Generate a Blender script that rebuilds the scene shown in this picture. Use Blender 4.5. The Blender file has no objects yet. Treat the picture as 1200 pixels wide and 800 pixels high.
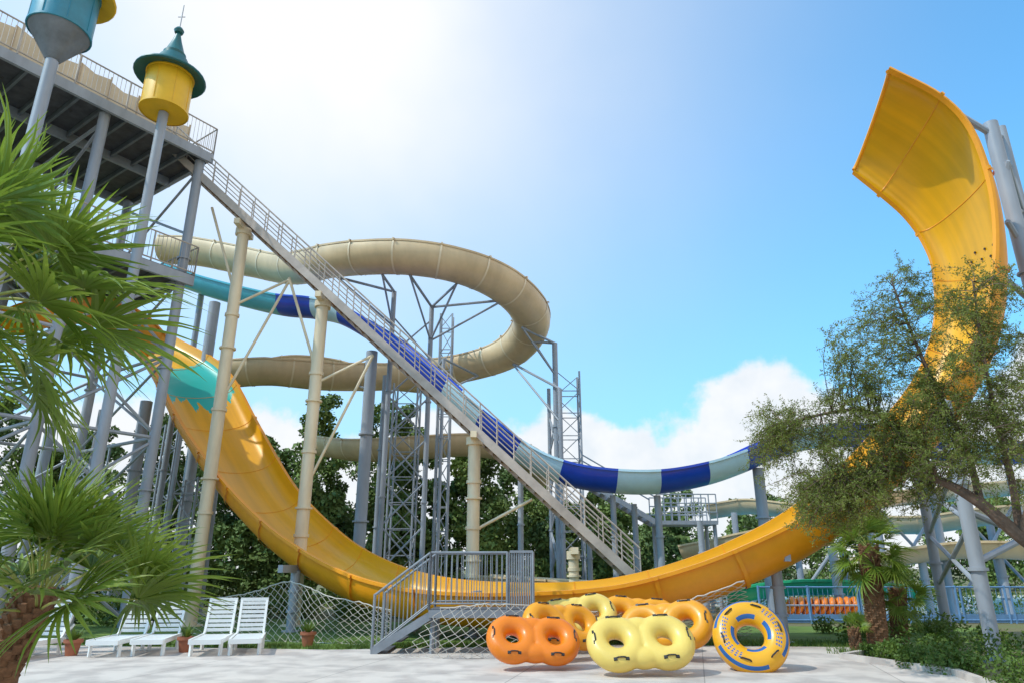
import bpy, math, random
import numpy as np
from mathutils import Vector, Matrix
random.seed(7); rng=np.random.default_rng(7)
sc=bpy.context.scene
PITCH=math.radians(18.3); CP,SP=math.cos(PITCH),math.sin(PITCH); EYE=1.7
# survey helper: sight line (photo bearing) + measured ground distance Y -> world point in metres
def S(u,v,Y):
    a=(u-600)/800; b=(400-v)/800; d=CP-b*SP
    return Vector((a/d*Y,Y,EYE+Y*(SP+b*CP)/d))
def G(u,v,z=0.0):
    b=(400-v)/800; d=CP-b*SP
    return S(u,v,(z-EYE)*d/(SP+b*CP))
Z=Vector((0,0,1))
# ---------------------------------------------------------------- materials
def nodes(m):
    m.use_nodes=True; return m.node_tree.nodes,m.node_tree.links
def mat(name,col,rough=0.5,var=0.15,scale=3.0,metal=0.0,trans=0.0,bump=0.0,bscale=40,col2=None,spec=0.5,coat=0.0,streak=0.0):
    m=bpy.data.materials.new(name); N,L=nodes(m); N.clear()
    out=N.new('ShaderNodeOutputMaterial'); p=N.new('ShaderNodeBsdfPrincipled')
    tc=N.new('ShaderNodeTexCoord'); n=N.new('ShaderNodeTexNoise'); n.inputs['Scale'].default_value=scale; n.inputs['Detail'].default_value=4
    n.inputs['Roughness'].default_value=0.65
    if streak>0:
        mp=N.new('ShaderNodeMapping'); mp.inputs['Scale'].default_value=(1,1,streak); L.new(tc.outputs['Object'],mp.inputs[0]); L.new(mp.outputs[0],n.inputs['Vector'])
    else: L.new(tc.outputs['Object'],n.inputs['Vector'])
    r=N.new('ShaderNodeValToRGB'); r.color_ramp.elements[0].position=0.3; r.color_ramp.elements[1].position=0.7
    c2=col2 if col2 else tuple(c*(1-var) for c in col); c1=col if col2 else tuple(min(1,c*(1+var*0.5)) for c in col)
    r.color_ramp.elements[0].color=(*c2,1); r.color_ramp.elements[1].color=(*c1,1)
    L.new(n.outputs['Fac'],r.inputs['Fac']); L.new(r.outputs['Color'],p.inputs['Base Color'])
    rr=N.new('ShaderNodeMapRange'); rr.inputs['To Min'].default_value=max(0,rough-0.1); rr.inputs['To Max'].default_value=min(1,rough+0.12)
    L.new(n.outputs['Fac'],rr.inputs['Value']); L.new(rr.outputs['Result'],p.inputs['Roughness'])
    p.inputs['Metallic'].default_value=metal; p.inputs['Specular IOR Level'].default_value=spec; p.inputs['Coat Weight'].default_value=coat
    if bump>0:
        n2=N.new('ShaderNodeTexNoise'); n2.inputs['Scale'].default_value=bscale; n2.inputs['Detail'].default_value=3; L.new(tc.outputs['Object'],n2.inputs['Vector'])
        b=N.new('ShaderNodeBump'); b.inputs['Strength'].default_value=bump; b.inputs['Distance'].default_value=0.02
        L.new(n2.outputs['Fac'],b.inputs['Height']); L.new(b.outputs['Normal'],p.inputs['Normal'])
    if trans>0:
        t=N.new('ShaderNodeBsdfTranslucent'); L.new(r.outputs['Color'],t.inputs['Color'])
        mx=N.new('ShaderNodeMixShader'); mx.inputs['Fac'].default_value=trans
        L.new(p.outputs[0],mx.inputs[1]); L.new(t.outputs[0],mx.inputs[2]); L.new(mx.outputs[0],out.inputs['Surface'])
    else: L.new(p.outputs[0],out.inputs['Surface'])
    return m
M_yel=mat('fibreglass_yellow',(0.95,0.47,0.006),0.34,0.08,0.6,trans=0.12,coat=0.12)
M_org=mat('fibreglass_orange',(0.90,0.34,0.008),0.42,0.15,1.0)
M_beige=mat('fibreglass_beige',(0.68,0.50,0.29),0.42,0.22,0.8,streak=.4)
M_beige2=mat('fibreglass_beige_light',(0.82,0.67,0.46),0.38,0.1,1.0)
M_blue=mat('fibreglass_blue',(0.004,0.06,0.52),0.35,0.15,1.0,coat=0.2)
M_lblue=mat('fibreglass_pale_blue',(0.50,0.74,0.88),0.35,0.14,1.0)
M_teal=mat('fibreglass_teal',(0.08,0.45,0.58),0.35,0.12,1.0)
M_green=mat('fibreglass_green',(0.02,0.40,0.18),0.4,0.12,1.0)
M_steel=mat('painted_steel_grey',(0.33,0.36,0.41),0.45,0.28,1.2,streak=.25)
M_steelm=mat('painted_steel_mid',(0.24,0.26,0.29),0.5,0.25,2)
M_steeld=mat('galvanised_steel_dark',(0.20,0.22,0.25),0.5,0.3,2,metal=0.3)
M_cream=mat('painted_steel_cream',(0.78,0.66,0.46),0.45,0.22,1.5,streak=.25)
M_stair=mat('stair_steel_worn',(0.48,0.42,0.37),0.5,0.3,1.2)
M_tread=mat('stair_tread_rust',(0.28,0.19,0.15),0.7,0.4,2)
M_deck=mat('deck_grating',(0.10,0.10,0.11),0.8,0.4,3)
M_fabric=mat('shade_fabric',(0.62,0.47,0.31),0.9,0.15,1,trans=0.3)
M_hat=mat('roof_green',(0.01,0.11,0.11),0.4,0.2,3)
M_drumy=mat('drum_yellow',(0.87,0.50,0.015),0.4,0.1,2)
M_drumt=mat('drum_teal',(0.04,0.24,0.33),0.4,0.2,2)
M_pave=mat('pavement_concrete',(0.62,0.545,0.49),0.85,0.14,0.5,bump=0.3,bscale=60)
M_white=mat('white_plastic',(0.80,0.80,0.78),0.4,0.06,3)
M_net=mat('net_rope',(0.56,0.51,0.45),0.9,0.2,5)
M_terra=mat('terracotta',(0.36,0.12,0.06),0.8,0.2,4)
M_bark=mat('bark',(0.16,0.10,0.07),0.95,0.4,6,bump=1.0,bscale=18)
M_palmbark=mat('palm_bark',(0.24,0.12,0.06),0.95,0.5,9,bump=1.0,bscale=25)
M_palm=mat('palm_leaf',(0.27,0.36,0.045),0.42,col2=(0.11,0.21,0.025),scale=1.0,trans=0.38)
M_palmp=mat('palm_petiole',(0.30,0.32,0.07),0.5,0.2,3)
M_leafF=mat('feathery_leaf',(0.26,0.29,0.05),0.6,col2=(0.11,0.14,0.02),scale=1.1,trans=0.35)
M_leafB=mat('distant_leaf',(0.19,0.26,0.05),0.7,col2=(0.05,0.10,0.025),scale=0.28)
M_leafS=mat('shrub_leaf',(0.16,0.24,0.03),0.6,col2=(0.05,0.10,0.015),scale=1.5,trans=0.25)
M_black=mat('black_rubber',(0.02,0.02,0.02),0.5,0.2,4)
M_pad=mat('vinyl_patch_blue',(0.02,0.10,0.35),0.4,0.2,4)
M_fence=mat('fence_blue',(0.12,0.25,0.45),0.5,0.2,3)
M_ground=mat('earth_and_grass',(0.13,0.16,0.05),0.95,col2=(0.17,0.13,0.08),scale=.25,bump=0.8,bscale=25)
M_lawn=mat('lawn_grass',(0.15,0.24,0.04),0.95,col2=(0.07,0.13,0.02),scale=.8,bump=0.8,bscale=25)
M_water=mat('pool_water',(0.04,0.33,0.60),0.05,0.1,1,bump=0.4,bscale=5)
def yellow_inner():
    m=M_yel.copy(); m.name='fibreglass_yellow_wave'; N,L=m.node_tree.nodes,m.node_tree.links
    ramp=[n for n in N if n.type=='VALTORGB'][0]; p=[n for n in N if n.type=='BSDF_PRINCIPLED'][0]; t=[n for n in N if n.type=='BSDF_TRANSLUCENT'][0]
    uv=N.new('ShaderNodeUVMap'); sp=N.new('ShaderNodeSeparateXYZ'); L.new(uv.outputs[0],sp.inputs[0])
    no=N.new('ShaderNodeTexNoise'); no.inputs['Scale'].default_value=1.0; no.inputs['Detail'].default_value=5
    mp=N.new('ShaderNodeMapping'); mp.inputs['Scale'].default_value=(16,0.5,1); L.new(uv.outputs[0],mp.inputs[0]); L.new(mp.outputs[0],no.inputs['Vector'])
    def mth(op,a,b=None):
        n=N.new('ShaderNodeMath'); n.operation=op
        for i,x in enumerate((a,b)):
            if x is None: continue
            if isinstance(x,(int,float)): n.inputs[i].default_value=x
            else: L.new(x,n.inputs[i])
        return n.outputs[0]
    jag=mth('MULTIPLY',mth('SUBTRACT',no.outputs['Fac'],0.5),2.6)
    y=mth('ADD',sp.outputs['Y'],jag); 
    a=mth('GREATER_THAN',sp.outputs['Y'],mth('ADD',1.9,mth('MULTIPLY',jag,0.15))); b=mth('LESS_THAN',y,4.7)
    f=mth('MULTIPLY',a,b); f=mth('MULTIPLY',f,mth('GREATER_THAN',sp.outputs['X'],.07)); f=mth('MULTIPLY',f,mth('LESS_THAN',sp.outputs['X'],.94))
    n5=N.new('ShaderNodeTexNoise'); n5.inputs['Scale'].default_value=1; n5.inputs['Detail'].default_value=5
    mp2=N.new('ShaderNodeMapping'); mp2.inputs['Scale'].default_value=(14,0.12,1); L.new(uv.outputs[0],mp2.inputs[0]); L.new(mp2.outputs[0],n5.inputs['Vector'])
    st=N.new('ShaderNodeMapRange'); L.new(n5.outputs['Fac'],st.inputs[0]); st.inputs[1].default_value=.35; st.inputs[2].default_value=.7; st.inputs[3].default_value=.86; st.inputs[4].default_value=1.05
    ml=N.new('ShaderNodeMix'); ml.data_type='RGBA'; ml.blend_type='MULTIPLY'; ml.inputs[0].default_value=1; L.new(ramp.outputs[0],ml.inputs[6]); L.new(st.outputs[0],ml.inputs[7])
    mx=N.new('ShaderNodeMix'); mx.data_type='RGBA'; L.new(f,mx.inputs[0]); L.new(ml.outputs[2],mx.inputs[6]); mx.inputs[7].default_value=(0.035,0.50,0.44,1)
    L.new(mx.outputs[2],p.inputs['Base Color']); L.new(mx.outputs[2],t.inputs['Color'])
    return m
M_yin=yellow_inner()
# ---------------------------------------------------------------- mesh builder
class MB:
    def __init__(s): s.v=[];s.f=[];s.m=[];s.uv={}
    def add(s,vs,fs,mi=0):
        o=len(s.v); s.v+= [tuple(v) for v in vs]; s.f+=[tuple(i+o for i in f) for f in fs]; s.m+=[mi]*len(fs)
    def tube(s,p0,p1,r,mi=0,n=8,r1=None):
        p0=Vector(p0);p1=Vector(p1); d=p1-p0
        if d.length<1e-6: return
        d.normalize(); a=d.orthogonal().normalized(); b=d.cross(a); r1=r if r1 is None else r1
        vs=[];fs=[]
        for p,q in ((p0,r),(p1,r1)):
            for i in range(n):
                t=2*math.pi*i/n; vs.append(p+(a*math.cos(t)+b*math.sin(t))*q)
        for i in range(n): j=(i+1)%n; fs.append((i,j,n+j,n+i))
        fs.append(tuple(range(n-1,-1,-1))); fs.append(tuple(range(n,2*n)))
        s.add(vs,fs,mi)
    def path(s,pts,rs,mi=0,n=7):
        pts=[Vector(p) for p in pts]; vs=[];fs=[]; a=None
        for k,p in enumerate(pts):
            d=(pts[min(k+1,len(pts)-1)]-pts[max(k-1,0)]).normalized()
            a=d.orthogonal().normalized() if a is None else (a-d*a.dot(d)).normalized()
            b=d.cross(a); r=rs[k] if isinstance(rs,(list,tuple)) else rs
            for i in range(n):
                t=2*math.pi*i/n; vs.append(p+(a*math.cos(t)+b*math.sin(t))*r)
        for k in range(len(pts)-1):
            for i in range(n): j=(i+1)%n; fs.append((k*n+i,k*n+j,(k+1)*n+j,(k+1)*n+i))
        fs.append(tuple(range(n-1,-1,-1))); fs.append(tuple(range((len(pts)-1)*n,len(pts)*n)))
        s.add(vs,fs,mi)
    def beam(s,p0,p1,w,h,mi=0,up=Z):
        p0=Vector(p0);p1=Vector(p1); d=(p1-p0).normalized()
        a=d.cross(up)
        if a.length<1e-3: a=d.orthogonal()
        a.normalize(); b=a.cross(d).normalized(); vs=[]
        for p in (p0,p1):
            for x,y in ((-1,-1),(1,-1),(1,1),(-1,1)): vs.append(p+a*x*w/2+b*y*h/2)
        s.add(vs,[(3,2,1,0),(4,5,6,7),(0,1,5,4),(1,2,6,5),(2,3,7,6),(3,0,4,7)],mi)
    def prism(s,poly,z0,z1,mi=0):
        n=len(poly); vs=[(p[0],p[1],z0) for p in poly]+[(p[0],p[1],z1) for p in poly]
        fs=[tuple(range(n-1,-1,-1)),tuple(range(n,2*n))]+[(i,(i+1)%n,n+(i+1)%n,n+i) for i in range(n)]
        s.add(vs,fs,mi)
    def lathe(s,prof,c,mi=0,n=28):
        c=Vector(c); vs=[];fs=[]
        for r,z in prof:
            for i in range(n):
                t=2*math.pi*i/n; vs.append(c+Vector((r*math.cos(t),r*math.sin(t),z)))
        for k in range(len(prof)-1):
            for i in range(n): j=(i+1)%n; fs.append((k*n+i,k*n+j,(k+1)*n+j,(k+1)*n+i))
        s.add(vs,fs,mi)
    def build(s,name,mats,parent=None,sharp=35,base=None,recenter=True):
        V=s.v
        if recenter:
            if base is None:
                xs=[v[0] for v in V];ys=[v[1] for v in V];zs=[v[2] for v in V]
                base=Vector(((min(xs)+max(xs))/2,(min(ys)+max(ys))/2,min(zs)))
            V=[(v[0]-base[0],v[1]-base[1],v[2]-base[2]) for v in V]
        else: base=Vector((0,0,0))
        me=bpy.data.meshes.new(name); me.from_pydata(V,[],s.f); me.update()
        if not isinstance(mats,(list,tuple)): mats=[mats]
        for q in mats: me.materials.append(q)
        me.polygons.foreach_set('material_index',s.m)
        if s.uv:
            l=me.uv_layers.new(name='UVMap'); d=l.data
            for p in me.polygons:
                if p.index in s.uv:
                    for li,uv in zip(p.loop_indices,s.uv[p.index]): d[li].uv=uv
        me.shade_smooth()
        try: me.set_sharp_from_angle(angle=math.radians(sharp))
        except Exception: pass
        ob=bpy.data.objects.new(name,me); sc.collection.objects.link(ob); ob.location=base
        if parent: par(ob,parent)
        return ob
def par(ob,p):
    ob.parent=p; ob.matrix_parent_inverse=Matrix.Translation(-Vector(p['loc']))
def E(name,loc):
    e=bpy.data.objects.new(name,None); sc.collection.objects.link(e); e.location=loc; e['loc']=tuple(loc); e.empty_display_size=0.3; return e
def cr(P,n=8):
    P=[Vector(p) for p in P]; out=[]
    Q=[P[0]*2-P[1]]+P+[P[-1]*2-P[-2]]
    for i in range(1,len(Q)-2):
        p0,p1,p2,p3=Q[i-1:i+3]
        for k in range(n):
            t=k/n; out.append(0.5*((2*p1)+(p2-p0)*t+(2*p0-5*p1+4*p2-p3)*t*t+(3*p1-p0-3*p2+p3)*t**3))
    out.append(P[-1]); return out
def sweep(mb,frames,segm,matfn=None,uvseg=None):
    n=len(frames[0][3]); o=len(mb.v); L=0; ls=[]
    for k,(C,A,B,pr) in enumerate(frames):
        if k: L+=(C-frames[k-1][0]).length
        ls.append(L)
        for a,b in pr: mb.v.append(tuple(C+A*a+B*b))
    for k in range(len(frames)-1):
        for i in range(n):
            j=(i+1)%n; f=(o+k*n+i,o+k*n+j,o+(k+1)*n+j,o+(k+1)*n+i); 
            mb.f.append(f); mi=segm[i] if matfn is None else matfn(k,i,segm[i]); mb.m.append(mi)
            if uvseg and i<uvseg: mb.uv[len(mb.f)-1]=((i/uvseg,ls[k]),((i+1)/uvseg,ls[k]),((i+1)/uvseg,ls[k+1]),(i/uvseg,ls[k+1]))
    return ls
def trough_prof(hw,dep,th=0.07,fl=0.14,n=16,ex=0.75,out=0.0):
    inner=[];outer=[]
    for i in range(n+1):
        t=math.pi*i/n; a=-math.cos(t)*hw; b=dep*max(0,math.sin(t))**ex; inner.append((a,b))
        outer.append((-math.cos(t)*(hw+th+out),(dep+th+out)*max(0,math.sin(t))**ex+0.02))
    outer[0]=(-(hw+th+out),0.09); outer[-1]=(hw+th+out,0.09)
    return inner+[(hw+fl,0.0),(hw+fl,0.08)]+outer[::-1]+[(-hw-fl,0.08),(-hw-fl,0.0)]
def frames_from_rims(Ns,Fs,depf):
    fr=[];m=len(Ns)
    C=[(a+b)/2 for a,b in zip(Ns,Fs)]
    for k in range(m):
        T=(C[min(k+1,m-1)]-C[max(k-1,0)]).normalized(); W=Fs[k]-Ns[k]; hw=W.length/2; W.normalize()
        D=W.cross(T).normalized(); fr.append((C[k],W,D,hw,depf(k/(m-1))))
    return fr
def arc_prof(r,a0=100,th=0.06,n=16,fl=0.12,out=0.0):
    A=math.radians(a0); inn=[];outr=[]
    for i in range(n+1):
        t=-A+2*A*i/n; inn.append((math.sin(t)*r,math.cos(t)*r)); outr.append((math.sin(t)*(r+th+out),math.cos(t)*(r+th+out)))
    e=(math.sin(A)*(r+fl),math.cos(A)*(r)); 
    return inn+[(e[0],e[1]),(e[0],e[1]+0.08)]+outr[::-1]+[(-e[0],e[1]+0.08),(-e[0],e[1])]
def flume(name,ctrl,r,mats,parent,a0=100,seg=1.5,matfn=None,bank=0.0,n=8,jm=None):
    pts=cr(ctrl,n); m=len(pts); base=[]
    for k in range(m):
        T=(pts[min(k+1,m-1)]-pts[max(k-1,0)]).normalized(); A=T.cross(Z).normalized(); B=A.cross(T).normalized()*-1
        if B.z>0: B=-B
        if bank:
            T0=(pts[k]-pts[max(k-1,0)]); T1=(pts[min(k+1,m-1)]-pts[k]); c=T0.cross(T1).z/(max(T0.length*T1.length,1e-6))
            R=Matrix.Rotation(max(-0.5,min(0.5,c*bank)),3,T); A=R@A; B=R@B
        base.append((pts[k],A,B))
    mb=MB(); NP=17; pr=arc_prof(r,a0); segm=[0]*(NP-1)+[1]*(len(pr)-NP+1)
    sweep(mb,[(c,a,b,pr) for c,a,b in base],segm,matfn=matfn)
    mb.build('channel',mats,parent,sharp=50)
    jb=MB(); pr2=arc_prof(r+0.05,a0,th=0.03,fl=0.16); acc=0
    for k in range(1,m):
        acc+=(pts[k]-pts[k-1]).length
        if acc>=seg:
            acc=0; c,a,b=base[k]; T=a.cross(b).normalized()
            sweep(jb,[(c-T*0.04,a,b,pr2),(c+T*0.04,a,b,pr2)],[0]*len(pr2))
    if jb.v: jb.build('joint_flanges',[jm or (mats[1] if len(mats)>1 else mats[0])],parent,sharp=50)
    return pts
# ---------------------------------------------------------------- ground
gb=MB(); gb.add([(-600,-60,0),(600,-60,0),(600,1200,0),(-600,1200,0)],[(0,1,2,3)]); gb.build('ground',M_ground,recenter=False)
def poly(name,pts,z,m):
    b=MB(); b.add([(x,y,z) for x,y in pts],[tuple(range(len(pts)))]); return b.build(name,m,recenter=False)
pave=[(-14,-8),(6.2,-8),(6.6,9),(7.3,12.5),(6.4,14.6),(8.8,16.6),(2.5,17.2),(-4,16.2),(-14,17.6),(-22,16)]
def pave_mat():
    m=M_pave; N,L=m.node_tree.nodes,m.node_tree.links
    ramp=[n for n in N if n.type=='VALTORGB'][0]; p=[n for n in N if n.type=='BSDF_PRINCIPLED'][0]
    tc=[n for n in N if n.type=='TEX_COORD'][0]
    n3=N.new('ShaderNodeTexNoise'); n3.inputs['Scale'].default_value=1.6; n3.inputs['Detail'].default_value=8; L.new(tc.outputs['Object'],n3.inputs['Vector'])
    br=N.new('ShaderNodeTexBrick'); br.inputs['Scale'].default_value=1; br.inputs['Brick Width'].default_value=3.0; br.inputs['Row Height'].default_value=3.0; br.offset=0
    br.inputs['Mortar Size'].default_value=0.010; br.inputs['Color1'].default_value=(1,1,1,1); br.inputs['Color2'].default_value=(0.93,0.93,0.93,1); br.inputs['Mortar'].default_value=(0.55,0.55,0.55,1)
    mp=N.new('ShaderNodeMapping'); mp.inputs['Rotation'].default_value=(0,0,0.25); L.new(tc.outputs['Object'],mp.inputs[0]); L.new(mp.outputs[0],br.inputs['Vector'])
    a=N.new('ShaderNodeMix'); a.data_type='RGBA'; a.blend_type='MULTIPLY'; a.inputs[0].default_value=1; L.new(ramp.outputs[0],a.inputs[6]); L.new(br.outputs['Color'],a.inputs[7])
    cr_=N.new('ShaderNodeValToRGB'); cr_.color_ramp.elements[0].position=0.38; cr_.color_ramp.elements[0].color=(0.74,0.73,0.74,1); cr_.color_ramp.elements[1].position=0.56; cr_.color_ramp.elements[1].color=(1,1,1,1); L.new(n3.outputs['Fac'],cr_.inputs[0])
    b=N.new('ShaderNodeMix'); b.data_type='RGBA'; b.blend_type='MULTIPLY'; b.inputs[0].default_value=1; L.new(a.outputs[2],b.inputs[6]); L.new(cr_.outputs[0],b.inputs[7])
    L.new(b.outputs[2],p.inputs['Base Color'])
pave_mat()
poly('pavement',pave,0.008,M_pave)
poly('lawn',[(-30,15),(-4,15.2),(3,16.2),(9,16),(12,19),(14,22),(-2,23.5),(-30,34)],0.004,M_lawn)
kb=MB(); kp=[(6.35,2),(6.6,9),(7.3,12.5),(6.4,14.6),(8.8,16.6)]
for a,b in zip(kp[:-1],kp[1:]): kb.beam((a[0]+.06,a[1],0.05),(b[0]+.06,b[1],0.05),0.12,0.12)
kb.build('kerb',M_pave)
# ---------------------------------------------------------------- yellow slide
near=[(150,388,26.5),(178,425,25.5),(215,495,24.3),(262,560,22.8),(320,618,21.2),(390,662,19.6),(460,685,18.4),(540,693,17.6),(640,692,17),(720,685,16.7),(790,668,16.5),(860,643,16.4),(940,604,16.3),(1010,550,16.1),(1080,485,15.9),(1126,420,15.7),(1152,365,15.6),(1163,300,15.5),(1158,225,15.5),(1136,158,15.5),(1100,117,15.5),(1040,85,15.5)]
far=[(205,395,29.5),(262,430,28.3),(303,500,27),(345,570,25.3),(400,625,23.9),(450,655,22.4),(505,673,21.3),(570,681,20.6),(650,682,20),(715,677,19.7),(780,662,19.5),(845,638,19.4),(915,602,19.3),(975,555,19.1),(1030,497,18.9),(1075,437,18.7),(1095,380,18.5),(1095,320,18.3),(1083,283,18.3),(1062,252,18.3),(1032,225,18.3),(1000,200,18.4)]
Ns=cr([S(*p) for p in near],6); Fs=cr([S(*p) for p in far],6)
YS=E('water_slide',(0,18,0))
def depf(t): return 0.78+0.12*math.sin(math.pi*t)-0.42*min(1,max(0,(t-0.7)/0.2))
fr=frames_from_rims(Ns,Fs,depf)
mb=MB(); prs=[(c,w,d,trough_prof(hw,dep)) for c,w,d,hw,dep in fr]
np_=len(prs[0][3]); segm=[0]*16+[1]*(np_-16)
sweep(mb,prs,segm,uvseg=16)
mb.build('channel',[M_yin,M_org],YS,sharp=50)
jb=MB(); acc=0
for k in range(1,len(fr)):
    acc+=(fr[k][0]-fr[k-1][0]).length
    if acc>1.9:
        acc=0; c,w,d,hw,dep=fr[k]; T=(fr[min(k+1,len(fr)-1)][0]-fr[k-1][0]).normalized()
        pr=trough_prof(hw+0.07,dep+0.07,th=0.05,fl=0.12)
        sweep(jb,[(c-T*0.05,w,d,pr),(c+T*0.05,w,d,pr)],[0]*len(pr))
jb.build('joint_flanges',[M_org],YS,sharp=50)
lb=MB(); acc=0
for k in range(1,len(fr)):
    acc+=(fr[k][0]-fr[k-1][0]).length
    if acc>1.9:
        acc=0; c,w,d,hw,dep=fr[k]; pr=trough_prof(hw-0.006,dep-0.006)[:17]
        lb.path([c+w*a+d*b for a,b in pr],0.010,0,4)
lb.build('seams',[M_org],YS)
bb=MB()
kk,s0,s1=len(fr)-24,-.55,.35
for q in range(7):
    c,w,d,hw,dep=fr[kk+(q%2)]; a=hw*(s0+(s1-s0)*q/6); t=math.acos(max(-1,min(1,-a/hw))); p=c+w*a+d*(dep*math.sin(t)**.75-.015); bb.tube(p,p-d*.02,.035,0,8)
bb.build('bolts',[M_black],YS)
eb=MB()
c,w,d,hw,dep=fr[-1]; pr=trough_prof(hw,dep)[:17]; eb.path([c+w*a+d*(b+0.03) for a,b in pr],0.06,0,8)
c,w,d,hw,dep=fr[0]; pr=trough_prof(hw,dep)[:17]; eb.path([c+w*a+d*(b+0.03) for a,b in pr],0.06,0,8)
eb.build('end_lip',[M_org],YS)
flume('start',[S(15,362,20.5),S(55,352,21.5),(S(105,352,23.3)),S(145,370,25.2),S(172,396,27.0)],0.85,[M_yel,M_org],YS,a0=90)
sb=MB()
def col(b,top,r,mi=0,n=12): 
    b.tube((top[0],top[1],0),top,r,mi,n); b.tube((top[0],top[1],0),(top[0],top[1],0.04),r*1.9,mi,n)
    for h in (.33,.66): b.tube((top[0],top[1],top[2]*h-.03),(top[0],top[1],top[2]*h+.03),r*1.35,mi,n)
for u,v,Y,r in ((347,668,20.6,.13),(908,655,17.6,.13),(555,700,19,.12),(730,700,18,.12)):
    t=S(u,v,Y); col(sb,t,r); sb.beam(t+Vector((-.1,-1.1,0.05)),t+Vector((.1,1.1,0.05)),.14,.2)
for (u,v,Y,r) in ((1160,145,17.2,.2),(1172,150,19.5,.16)):
    t=S(u,v,Y); col(sb,t,r)
ta=S(1160,145,17.2); tb=S(1172,150,19.5)
for z in (1.5,3.5,5.5,7.5,9.5,11.5,13.2):
    sb.tube((ta.x,ta.y,z),(tb.x,tb.y,z+1.0),.06)
sb.tube(ta-Vector((0,0,0.4)),S(1100,125,17.0)+Vector((0.2,0,0)),.09)
sb.tube(tb-Vector((0,0,0.4)),S(1100,133,17.6)+Vector((0.2,0,0)),.08)
for v in (190,260,330):
    p=S(1168,v,17.0)+Vector((0.3,0,0)); sb.tube((ta.x,ta.y,p.z-0.6),p,.08); sb.tube((tb.x,tb.y,p.z-0.2),p,.07)
for (ub,vb,vt,r) in ((1168,775,470,.14),(1112,745,500,.13)):
    g=G(ub,vb); t=Vector((g.x,g.y,S(ub,vt,g.y).z)); col(sb,t,r)
g=G(1168,775); g2=G(1112,745)
for z in (1.3,2.6,3.9): sb.tube((g.x,g.y,z),(g2.x,g2.y,z+1.2),.05); sb.tube((g.x,g.y,z+1.2),(g2.x,g2.y,z),.05)
sb.tube((g.x,g.y,1.8),(g.x+6,g.y+3,3.6),.07); sb.tube((g.x,g.y,2.8),(g.x+6,g.y+3,1.2),.07)
sb.build('supports',[M_steel],YS)
# ---------------------------------------------------------------- beige slide
BS=E('water_slide',(-4,30,0))
ring=[S(196,290,33),S(240,293,32.5),S(300,305,31.5),S(345,312,30),S(385,303,27.8),S(430,298,26.6),S(480,298,26.2),S(535,307,26.5),S(583,327,27.6),S(615,355,29.2),S(622,382,31.2),S(600,409,33.2),S(555,425,34.4),S(500,434,34.8),S(440,437,34),S(380,436,33),S(320,430,32),S(275,432,32),S(235,436,33)]
flume('b',ring,0.84,[M_beige2,M_beige],BS,a0=112,bank=1.5,seg=1.6,jm=M_beige2)
flume('b2',[S(262,440,36),S(300,428,37),S(345,422,38),S(400,428,39),S(450,440,38.5),S(520,447,37)],0.7,[M_beige2,M_beige],BS,a0=100,jm=M_beige2)
flume('b3',[S(380,515,38),S(430,520,35.5),(S(490,517,35)),S(545,514,35.5),S(590,520,37),S(620,535,40),S(630,555,44)],0.85,[M_beige2,M_beige],BS,a0=100,jm=M_beige2)
sb=MB()
def lattice(b,p,top,w,mi=0,step=1.1,r=.05,rb=.028):
    cs=[Vector((p[0]+x*w/2,p[1]+y*w/2,0)) for x,y in ((-1,-1),(1,-1),(1,1),(-1,1))]
    for c in cs: b.tube(c,c+Z*top,r,mi,6)
    z=0;k=0
    while z<top-0.1:
        z1=min(top,z+step)
        for i in range(4):
            a,c=cs[i],cs[(i+1)%4]
            b.tube(a+Z*z,c+Z*z,rb,mi,4)
            if k%2: a,c=c,a
            b.tube(a+Z*z,c+Z*z1,rb,mi,4)
        z=z1;k+=1
def ucol(b,u,v,Y,r,mi=0): t=S(u,v,Y); col(b,t,r,mi,14); return t
t1=ucol(sb,436,412,27.5,.24); t2=ucol(sb,462,342,28.5,.11); t3=ucol(sb,506,360,29,.11); t4=ucol(sb,650,402,31.5,.13); t5=ucol(sb,656,455,31,.1); t6=ucol(sb,643,455,33,.09)
t7=ucol(sb,520,420,31,.08); t8=ucol(sb,452,440,31,.13); t9=ucol(sb,252,355,29,.24); ta9=ucol(sb,236,345,31,.14)
p=S(478,452,31); lattice(sb,p,p.z,1.1,0)
p=S(664,438,33); lattice(sb,p,p.z,1.15,0)
p=S(524,370,33); lattice(sb,p,p.z,0.6,0)
def arm(b,top,tgt,r=.06):
    b.tube(top,tgt,r,0,6); b.tube(Vector((top[0],top[1],top[2]-1.6)),tgt,r*.8,0,6)
for t,q in ((t2,S(448,322,26.6)),(t3,S(535,333,26.8)),(t3,S(590,352,28)),(t4,S(612,384,29.6)),(t4,S(625,400,31)),(t5,S(600,425,33)),(t2,S(395,325,28)),(t7,S(560,440,34)),(t7,S(500,448,34.6)),(t1,S(420,452,33.6)),(t8,S(452,452,34)),(t3,S(480,322,26.3))):
    arm(sb,t,q)
for t,q in ((t4,t5),(t5,t6),(t4,t6),(t2,t3)):
    z=1.5
    while z<min(t.z,q.z)-2:
        sb.tube((t.x,t.y,z),(q.x,q.y,z+1.8),.04,0,5); sb.tube((q.x,q.y,z),(t.x,t.y,z+1.8),.04,0,5); z+=1.8
sb.build('supports',[M_steel],BS)
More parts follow.
